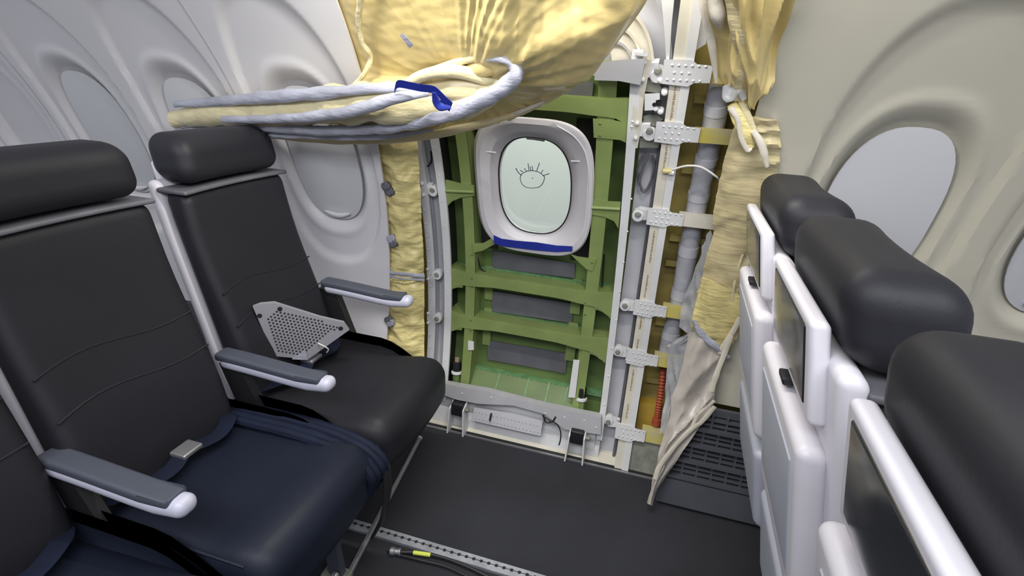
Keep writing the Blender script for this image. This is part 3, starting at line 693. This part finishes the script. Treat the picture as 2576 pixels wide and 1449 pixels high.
bm = B(); a = rp([(975, 683, 1.73), (1010, 690, 1.722), (1068, 694, 1.73)]); tube(bm, cr(a, 6), .009, 8, .6, Vector((0, -1, 0)), .3, 40); tube(bm, [p-Vector((0, 0, .018)) for p in cr(a, 6)], .005, 8, .6, Vector((0, -1, 0))); obj('foil_tape', bm, 'film', nb)
for (x, y) in ((972, 468), (982, 482), (985, 600), (990, 612), (978, 805), (983, 812)):
    bm = B(); rbox(bm, -.014, .014, -.01, .01, -.016, .016, .006, 2); c = WP(x, y, 1.72)
    for v in bm.verts: v.co = Matrix.Rotation(.5+random.random(), 3, 'Y') @ v.co + c
    obj('clip', bm, 'film' if (x % 2) else 'patch', nb)

# long blanket hanging on the right
L = [(292, 1868, 1955), (350, 1842, 1962), (430, 1818, 1955), (520, 1800, 1918), (600, 1790, 1895), (680, 1772, 1878), (750, 1752, 1870), (815, 1742, 1862), (868, 1775, 1842)]
rows = [rp([(a, y, 1.735), (a+(b-a)*.3, y+2, 1.705), (a+(b-a)*.7, y+8, 1.70), (b, y+10, 1.712)]) for y, a, b in L]
rows[-1] = rp([(1745, 830, 1.725), (1768, 846, 1.705), (1795, 862, 1.70), (1832, 880, 1.71)])
rb = thing('insulation_blanket', WP(1780, 860, 1.71), 'long beige insulation blanket hanging down the right side beside the seatbacks', 'insulation')
def d3(u, v, p): return .012*nz(u*1.5, v*7, 3)+.008*ridge(u*1.3+v*3, v*15, 1)+.003*nz(u*6, v*40, 2)
bm = B(); sheet(bm, rows, 10, 9, d3, .012); obj('blanket_sheet', bm, 'blanket3', rb)
# yellow quilt showing below
rows = [rp([(1766, 700, 1.70), (1800, 712, 1.68), (1862, 745, 1.69)]), rp([(1748, 770, 1.70), (1790, 780, 1.675), (1862, 800, 1.69)]), rp([(1742, 815, 1.70), (1785, 838, 1.68), (1848, 850, 1.69)]), rp([(1748, 828, 1.71), (1790, 855, 1.69), (1836, 882, 1.70)])]
bm = B(); sheet(bm, rows, 10, 7, lambda u, v, p: .008*nz(u*3, v*3, 2)+.004*ridge(u*5, v*4), .01); obj('quilt', bm, 'blanket2', rb)
bm = B(); tube(bm, cr(rp([(1862, 800, 1.675), (1846, 830, 1.675), (1822, 868, 1.675), (1812, 890, 1.675)]), 5), .009, 8, .5, Vector((0, -1, 0)), .2); obj('edge_tape', bm, 'tapew', rb)
bm = B(); tube(bm, cr(rp([(1744, 806, 1.69), (1765, 838, 1.68), (1795, 866, 1.675), (1832, 900, 1.68)]), 6), lerpl([.006, .014, .012, .008], 19), 8, .5, Vector((0, -1, 0)), .4, 40); obj('tied_band', bm, 'film', rb)
bm = B(); tube(bm, cr(rp([(1868, 640, 1.70), (1850, 700, 1.69), (1842, 760, 1.685)]), 6), .004, 8, .5, Vector((0, -1, 0))); obj('crease', bm, 'blin', rb)

# plastic bag below
bag = thing('plastic_wrap', (.60, 1.60, .0), 'crumpled clear plastic wrap hanging to the floor below the long beige blanket', 'plastic wrap')
L = [(835, 1735, 1838), (880, 1722, 1832), (920, 1716, 1814), (960, 1708, 1800), (1000, 1692, 1796), (1040, 1686, 1778), (1080, 1672, 1752), (1120, 1660, 1722), (1170, 1652, 1690), (1220, 1640, 1658), (1266, 1630, 1640)]
rows = []
for i, (y, a, b) in enumerate(L):
    R = 1.70-.0095*i
    rows.append(rp([(a, y, R), (a+(b-a)*.3, y+2, R-.02), (a+(b-a)*.65, y+4, R-.008), (b, y+6, R)]))
bm = B(); sheet(bm, rows, 10, 7, lambda u, v, p: .013*ridge(u*1.3+v*1.5, v*4+u*2, 3)+.004*ridge(u*3, v*8, 8)-.010, .003); obj('plastic_sheet', bm, 'plastic', bag)
for nm, Lp, w_ in (('edge_tape', [(1838, 845, 1.67), (1822, 890, 1.665), (1800, 950, 1.65), (1790, 985, 1.645)], .009), ('edge_tape', [(1798, 1022, 1.635), (1765, 1062, 1.63), (1745, 1075, 1.625), (1700, 1120, 1.605), (1660, 1172, 1.595), (1648, 1206, 1.59)], .008),
                   ('edge_tape', [(1742, 1072, 1.625), (1752, 1050, 1.63), (1772, 1030, 1.635), (1798, 1008, 1.64)], .006)):
    pts = cr(rp(Lp), 6); bm = B(); tube(bm, pts, w_, 8, .22, Vector((0, -1, 0)), .3, 30); obj(nm, bm, 'tapew', bag)
rows = [rp([(1725, 840, 1.74), (1745, 838, 1.73), (1765, 845, 1.73)]), rp([(1686, 868, 1.76), (1715, 880, 1.75), (1740, 900, 1.73)]), rp([(1680, 940, 1.76), (1700, 950, 1.745), (1722, 960, 1.73)]), rp([(1672, 1020, 1.75), (1690, 1025, 1.735), (1705, 1040, 1.72)]), rp([(1664, 1090, 1.73), (1672, 1090, 1.72), (1685, 1100, 1.71)])]
bm = B(); sheet(bm, rows, 8, 8, lambda u, v, p: .012*ridge(u*3, v*5, 3), .002); obj('plastic_flap', bm, 'plasticc', bag)
rows = [rp([(1772, 620, 1.775), (1790, 580, 1.76), (1800, 600, 1.74)]), rp([(1745, 700, 1.775), (1765, 690, 1.76), (1790, 700, 1.74)]), rp([(1718, 760, 1.775), (1745, 770, 1.76), (1765, 780, 1.74)]), rp([(1712, 820, 1.77), (1735, 840, 1.75), (1750, 850, 1.73)])]
bm = B(); sheet(bm, rows, 8, 8, lambda u, v, p: .010*ridge(u*3, v*5, 3), .002); obj('plastic_flap', bm, 'plasticc', bag)
bm = B(); tube(bm, cr(rp([(1681, 872, 1.755), (1705, 862, 1.75), (1728, 848, 1.745)]), 5), .005, 8, .5, Vector((0, -1, 0))); obj('edge_tape', bm, 'tapew', bag)
bm = B()
for s in ((1686, 1040), (1690, 1055), (1682, 1070)): tube(bm, [WP(s[0], s[1], 1.70), WP(s[0]+8, s[1]-20, 1.695)], .0035, 6)
obj('wire_tie', bm, 'patch', bag)

# crumpled blanket pieces at the top right
tr = thing('insulation_blanket', WP(1870, 250, 1.70), 'crumpled yellow insulation pulled aside at the top right above the straps', 'insulation')
rows = [rp([(1750, -200, 1.70), (1830, -200, 1.66), (1920, -200, 1.66), (2030, -200, 1.70)]), rp([(1765, -20, 1.72), (1830, -20, 1.66), (1900, -20, 1.65), (2000, -20, 1.70)]),
        rp([(1790, 70, 1.73), (1840, 75, 1.67), (1895, 80, 1.66), (1975, 90, 1.70)]), rp([(1808, 150, 1.73), (1850, 160, 1.68), (1895, 165, 1.67), (1952, 180, 1.70)]),
        rp([(1835, 215, 1.73), (1862, 220, 1.69), (1890, 225, 1.68), (1930, 225, 1.70)]), rp([(1855, 260, 1.73), (1872, 262, 1.70), (1888, 262, 1.70), (1905, 262, 1.71)])]
def d4(u, v, p): return .040*ridge(u*3.2+nz(u*2, v*2)*.5, v*1.3, 5)+.010*ridge(u*7, v*3, 9)-.03
bm = B(); sheet(bm, rows, 28, 16, d4, .010); obj('blanket_sheet', bm, 'blanket', tr)
def fold2(name, L_, rad, m_, **k): return fold(name, L_, rad, m_, parent=tr, **k)
fold2('edge_tape', [(1765, -60, 1.71), (1775, 10, 1.70), (1785, 70, 1.70), (1796, 150, 1.70), (1802, 208, 1.70)], [.012, .014, .012, .008, .004], 'tapew', flat=.5)
fold2('crumpled_fold', [(1790, -60, 1.68), (1798, 0, 1.67), (1808, 40, 1.67), (1812, 70, 1.68)], [.02, .018, .016, .006], 'tapew', flat=.6, wr=.5)
fold2('crumpled_fold', [(1835, -60, 1.66), (1856, 40, 1.66), (1872, 130, 1.67), (1864, 200, 1.675), (1852, 250, 1.69)], [.02, .022, .018, .016, .012], 'blanket3', flat=.6, wr=.5)
fold2('crumpled_fold', [(1828, 215, 1.69), (1835, 240, 1.685), (1860, 225, 1.68), (1872, 250, 1.68)], [.01, .016, .016, .008], 'plasticc', flat=.6, wr=.5)
fold2('hanging_strip', [(1842, 262, 1.69), (1862, 300, 1.685), (1878, 335, 1.68), (1890, 372, 1.68)], [.012, .022, .020, .008], 'blanket2', flat=.5, wr=.2)
fold2('edge_tape', [(1838, 270, 1.68), (1856, 300, 1.675), (1864, 345, 1.67), (1880, 376, 1.67), (1892, 374, 1.67)], [.008, .007, .007, .007, .003], 'tapew', flat=.5)
fold2('edge_tape', [(1895, 330, 1.675), (1912, 356, 1.67), (1922, 385, 1.665), (1930, 420, 1.66)], [.007, .009, .009, .005], 'tapew', flat=.5)
fold2('hanging_strip', [(1866, 256, 1.69), (1885, 300, 1.685), (1900, 335, 1.68)], [.008, .010, .006], 'blin', flat=.5)

# ================================================================== FLOOR THINGS
tk = thing('seat_track', (.4, 1.11, 0), 'long scalloped aluminium seat track set in the black carpet', 'seat track')
bm = B(); box(bm, -.40, 3.2, 1.092, 1.130, -.012, .004); obj('rail', bm, 'alu', tk, smooth=False, bevel=.0015)
bm = B()
for k in range(140):
    x = -.38+k*.0254; lathe(bm, (x, 1.114, .003), (0, 0, 1), [(0, .0062), (.0012, .0062), (.0013, .002)], 10)
box(bm, -.39, 3.2, 1.1128, 1.1152, .0035, .0042)
obj('locking_holes', bm, 'holes', tk, smooth=False, kind='stuff')
# grey floor strip beyond the track at the bottom
bm = B(); box(bm, .16, 3.2, 1.02, 1.088, -.004, .003); tag(obj('floor_strip', bm, 'greym', smooth=False, bevel=.001), 'dull grey metal strip lying beside the seat track at the bottom edge', 'strip')
# rod on the floor
a = ZP(1057, 1101, .010); b = ZP(930, 1345, .010); c = ZP(840, 1480, .010)
rd = thing('metal_rod', (b.x, b.y, 0), 'slim brushed metal rod lying on the black carpet in front of the seats', 'rod')
bm = B(); cyl(bm, a, b, .0095, 12); cyl(bm, b+(b-a)*.001, b+(b-a).normalized()*.4, .0095, 12); obj('tube', bm, 'steel', rd)
bm = B(); cyl(bm, a, a+(b-a)*.02, .0105, 12); obj('end_cap', bm, 'greyl', rd)
# cable with yellow sleeve
pts = cr([ZP(*p, .008) for p in ((975, 1384), (1000, 1389), (1040, 1390), (1085, 1396), (1130, 1408), (1180, 1428), (1230, 1452))], 8)
cb = thing('floor_cable', pts[0], 'black cable with round metal connector and yellow sleeve on the carpet beside the seat track', 'cable')
bm = B(); tube(bm, pts, .0055, 8); obj('cable_jacket', bm, 'black', cb)
bm = B(); tube(bm, cr([ZP(*p, .008) for p in ((1000, 1395), (1060, 1410), (1120, 1425), (1180, 1452))], 6), .004, 8); obj('second_wire', bm, 'black', cb)
p = ZP(1040, 1390, .010); q = ZP(1083, 1396, .010); bm = B(); cyl(bm, p, q, .0068, 12); tag(obj('yellow_sleeve', bm, 'yellowb', cb), 'bright yellow sleeve')
p = ZP(980, 1386, .012); q = ZP(1010, 1389, .012); d = q-p
bm = B(); lathe(bm, p, d, [(0, .008), (.004, .013), (.016, .013), (.018, .010), (.03, .010), (.032, .013), (.036, .013), (.037, .007)], 16); obj('connector', bm, 'steel', cb)

# ================================================================== SEATS
# local frame: origin on the floor under the cushion's front edge; the seat faces +X
def seat_parts(t, yc, X0, leatherm, sl_=.245):
    y0, y1 = yc-.222, yc+.222
    yn = y0-(.026 if yc > 1.28 and X0 < 0 else 0)
    def cush(q):
        q = q.copy(); u = (q.x-X0)/.55             # -1 rear .. 0 front
        v = (q.y-yc)/.222
        if q.z > .40: q.z += .012*(1-v*v)+.018*math.exp(-((u+.14)/.12)**2)-.016*(1-sm(-.95, -.3, u))
        else: q.z += .035*sm(-.75, -.05, u)*0+.11*(1-sm(-.5, -.02, u))
        if u > -.35: q.x += .018*(1-v*v)
        return q
    bm = B(); rbox(bm, X0-.55, X0, yn, y1, .305, .468, .055, 10, cush); cu = obj('cushion', bm, leatherm, t)
    bm = B(); pts = [Vector((X0-.50+.44*k/14, y0+.012, .462+.0*k)) for k in range(15)]; tube(bm, pts, .004, 6); obj('cushion_seam', bm, leatherm, cu)
    # backrest leans back
    def lean(q):
        q = q.copy(); v = (q.y-yc)/.222; h = q.z-.42
        q.x += -h*sl_ + .018*v*v*(1 if q.x > X0-.50 else 0) + .012*math.sin(h*9)*(1 if q.x > X0-.50 else 0)
        q.y = yc+(q.y-yc)*(1-.12*sm(.55, 1.0, h))
        return q
    bm = B(); rbox(bm, X0-.545, X0-.465, y0+.008, y1-.008, .42, 1.10, .038, 10, lean); bk = obj('backrest', bm, 'leather', t)
    for zz in (.70, .80):
        bm = B(); pts = [lean(Vector((X0-.466, y0+.02+(y1-y0-.04)*k/12, zz+.012*math.sin(k*.5)))) for k in range(13)]; tube(bm, pts, .0028, 6); obj('back_seam', bm, 'leather', bk)
    bm = B(); rbox(bm, X0-.550, X0-.459, y0+.004, y1-.004, 1.090, 1.103, .006, 6, lean); obj('trim_band', bm, 'patch', bk)
    bm = B(); rbox(bm, X0-.575, X0-.445, y0+.018, y1-.018, 1.112, 1.25, .05, 8, lean); obj('headrest', bm, 'leather', t)
    # lap belt
    bm = B()
    for s in (-1, 1):
        pts = cr([(X0-.50, yc+s*.20, .47), (X0-.44, yc+s*.16, .492), (X0-.40, yc+s*.08, .500), (X0-.42, yc+s*.015, .502)], 5)
        tube(bm, pts, .022, 8, .09, Vector((0, 0, 1)))
    be = obj('seat_belt', bm, 'navy', t)
    bm = B(); rbox(bm, X0-.445, X0-.395, yc-.03, yc+.03, .500, .514, .005, 2); obj('buckle', bm, 'steel', be)
    # rear shell
    bm = B(); rbox(bm, X0-.585, X0-.545, y0+.004, y1-.004, .36, 1.12, .018, 10, lean); s = obj('back_shell', bm, 'shell', t)
    bm = B(); rbox(bm, X0-.625, X0-.58, y0+.035, y1-.035, .66, .985, .020, 6, lean); tr_ = obj('tray_table', bm, 'shell', s)
    bm = B(); rbox(bm, X0-.6275, X0-.615, y0+.075, y1-.075, .72, .94, .004, 3, lean); obj('tray_recess', bm, 'shellg', tr_)
    bm = B(); rbox(bm, X0-.608, X0-.58, y0+.06, y1-.06, 1.01, 1.165, .010, 4, lean); sc = obj('screen_housing', bm, 'shell', s)
    bm = B(); rbox(bm, X0-.6105, X0-.600, y0+.085, y1-.085, 1.03, 1.15, .004, 3, lean); obj('screen', bm, 'screen', sc)
    bm = B(); rbox(bm, X0-.618, X0-.60, yc-.02, yc+.02, .992, 1.006, .004, 2, lean); obj('latch', bm, 'black', s)
    bm = B(); rbox(bm, X0-.625, X0-.58, y0+.03, y1-.03, .40, .63, .022, 6, lean); obj('literature_pocket', bm, 'shellg', s)
    # base
    bm = B(); rbox(bm, X0-.52, X0-.06, y0, y1, .285, .325, .012, 3, lambda q: q+Vector((0, 0, .05*(1-sm(X0-.45, X0-.1, q.x))))); obj('seat_pan', bm, 'black', t)
def armrest(t, X0, y, z, ln=.36, w_=.026, nm='armrest'):
    def tap(q):
        q = q.copy(); u = (X0-.155-q.x)/ln
        q.z += -.014*sm(.0, 1, 1-u)*1.0+.0; q.z -= (.012*sm(.75, 1, 1-u) if q.z < z-.01 else 0)*-1
        return q
    bm = B(); rbox(bm, X0-.155-ln, X0-.155, y-w_, y+w_, z-.045, z-.002, .02, 6, tap); a_ = obj(nm, bm, 'armside', t)
    bm = B(); rbox(bm, X0-.165-ln, X0-.185, y-w_-.001, y+w_+.001, z-.018, z+.008, .010, 5, tap); obj('armrest_pad', bm, 'armtop', a_)
    bm = B(); hexa(bm, [(X0-.46, y-.015, .36), (X0-.36, y-.015, .36), (X0-.47, y-.015, z-.03), (X0-.54, y-.015, z-.03)], [(X0-.46, y+.015, .36), (X0-.36, y+.015, .36), (X0-.47, y+.015, z-.03), (X0-.54, y+.015, z-.03)]); obj('armrest_bracket', bm, 'black', a_, smooth=False)
def legs(t, X0, y):
    for k, (xa, xb) in enumerate(((X0-.13, X0-.10), (X0-.42, X0-.47))):
        bm = B(); hexa(bm, [(xa-.025, y-.012, .30), (xa+.025, y-.012, .30), (xb+.02, y-.012, .004), (xb-.02, y-.012, .004)], [(xa-.025, y+.012, .30), (xa+.025, y+.012, .30), (xb+.02, y+.012, .004), (xb-.02, y+.012, .004)]); l = obj('leg', bm, 'armtop', t, bevel=.003)
        bm = B(); rbox(bm, xb-.05, xb+.035, y-.025, y+.025, .004, .035, .008, 2); obj('foot', bm, 'greym', l)
        bm = B(); lathe(bm, (xb+.005, y-.03, .05), (0, 1, 0), [(-.004, .008), (.004, .012), (.012, .012), (.016, .006)], 12); obj('foot_bolt', bm, 'steel', l)
    bm = B(); cyl(bm, (X0-.11, y, .12), (X0-.44, y, .27), .011, 10); obj('brace', bm, 'armtop', t)
XL = -.205
sts = []
for yc, lab, lm, az in ((1.285, 'black window seat beside the white wall panel, with the perforated grey plate on it', 'leather', ((1.53, .692), (1.035, .632))),
                        (.768, 'navy black middle seat nearest the bottom left of the picture', 'navyl', ((.545, .632),)),
                        (.305, 'black aisle seat of the left row, nearest the camera at the far left', 'navyl', ((.055, .632),))):
    t = thing('passenger_seat', (XL-.3, yc, 0), lab, 'seat', 'row of dark passenger seats on the left')
    seat_parts(t, yc, XL, lm)
    for y, z in az: armrest(t, XL, y, z, .38 if z < .65 else .36)
    if yc < 1.2: legs(t, XL, yc+(.14 if yc > .6 else 0))
    sts.append(t)
# navy gathered fabric skirt between the cushions
bm = B()
for k, (dz, dy) in enumerate(((.0, -.02), (.006, -.045), (.004, -.07), (.008, -.095))):
    pts = cr([(XL-.52, 1.045+dy, .46+dz), (XL-.36, 1.04+dy, .468+dz), (XL-.18, 1.035+dy, .470+dz), (XL-.05, 1.03+dy, .452+dz), (XL+.012, 1.03+dy, .40+dz), (XL-.01, 1.03+dy, .33)], 6)
    tube(bm, pts, .014, 8, 1, None, .3, 25)
obj('fabric_skirt', bm, 'navy', sts[0])
# dark trailing harness strap down from the gap
bm = B(); pts = cr([(XL-.02, 1.01, .44), (XL+.02, 1.01, .36), (XL+.01, 1.0, .22), (XL-.03, 1.0, .12)], 6); tube(bm, pts, .022, 8, .3, Vector((1, 0, 0)), .2); obj('hanging_strap', bm, 'black', sts[0])
XR = 1.43
for yc, lab in ((1.30, 'white backed window seat ahead on the right, farthest of that row'), (.81, 'white backed middle seat ahead on the right, with dark screen'), (.32, 'white backed aisle seat ahead, nearest the camera at the right edge')):
    t = thing('passenger_seat', (XR-.3, yc, 0), lab, 'seat', 'row of white backed seats on the right')
    seat_parts(t, yc, XR, 'leather', .20)
    armrest(t, XR, yc-.245, .63); legs(t, XR, yc)

# perforated plate leaning on the window seat ---------------------------------------
pc = [YP(640, 770, 1.16), YP(695, 765, 1.22), YP(800, 798, 1.30), YP(878, 826, 1.36), YP(772, 905, 1.20), YP(700, 895, 1.12)]
# plane fit through three corners
A_, B__, C__ = YP(650, 775, 1.17), XP(876, 826, -.50), ZP(735, 903, .53)
nrm = (B__-A_).cross(C__-A_).normalized()
if nrm.dot(CAM-A_) < 0: nrm = -nrm
def pl(px, py):
    d = ray(px, py); return CAM+d*((A_-CAM).dot(nrm)/d.dot(nrm))
outl = [(636, 772), (655, 765), (690, 762), (805, 798), (866, 812), (879, 830), (775, 904), (690, 896)]
ptz = [pl(*p) for p in outl]; cen = sum(ptz, Vector())/len(ptz)
pt = thing('perforated_plate', Vector((cen.x, cen.y, min(p.z for p in ptz))), 'grey perforated metal plate with angled corners lying on the black window seat', 'plate')
bm = B(); hexa(bm, ptz, [p-nrm*.014 for p in ptz]); obj('plate', bm, 'speaker', pt, smooth=False, bevel=.002)
bm = B(); ua = (pl(870, 815)-pl(650, 768)).normalized(); va = nrm.cross(ua)
poly = [pl(*p) for p in ((668, 800), (700, 778), (800, 805), (852, 822), (775, 880), (745, 893), (703, 889))]
def inside(p):
    s = 0
    for i in range(len(poly)):
        a, b = poly[i], poly[(i+1) % len(poly)]
        c = (b-a).cross(p-a).dot(nrm)
        if s == 0: s = 1 if c > 0 else -1
        elif c*s < 0: return False
    return True
for i in range(-30, 31):
    for j in range(-24, 25):
        p = cen+ua*(.0118*(i+(j % 2)*.5))+va*(.0105*j)
        if inside(p): lathe(bm, p, nrm, [(0, .0036), (.0006, .0036), (.0007, .001)], 7)
obj('perforations', bm, 'holes', pt, kind='stuff', smooth=False)
for q in ((653, 794), (704, 777), (857, 826)):
    bm = B(); lathe(bm, pl(*q), nrm, [(0, .0075), (.0015, .0075), (.002, .002)], 12); obj('screw_hole', bm, 'black', pt)
bm = B(); lp = [pl(*q)+nrm*.001 for q in ((735, 902), (768, 880), (775, 904))]; hexa(bm, lp, [p+nrm*.004 for p in lp]); obj('foil_tab', bm, 'film', pt, smooth=False)
bm = B(); tube(bm, cr([pl(800, 862)+nrm*.004, pl(818, 868)+nrm*.012, pl(826, 876)+nrm*.010, pl(822, 886)+nrm*.002], 5), .0022, 6); obj('white_tie', bm, 'cable', pt)
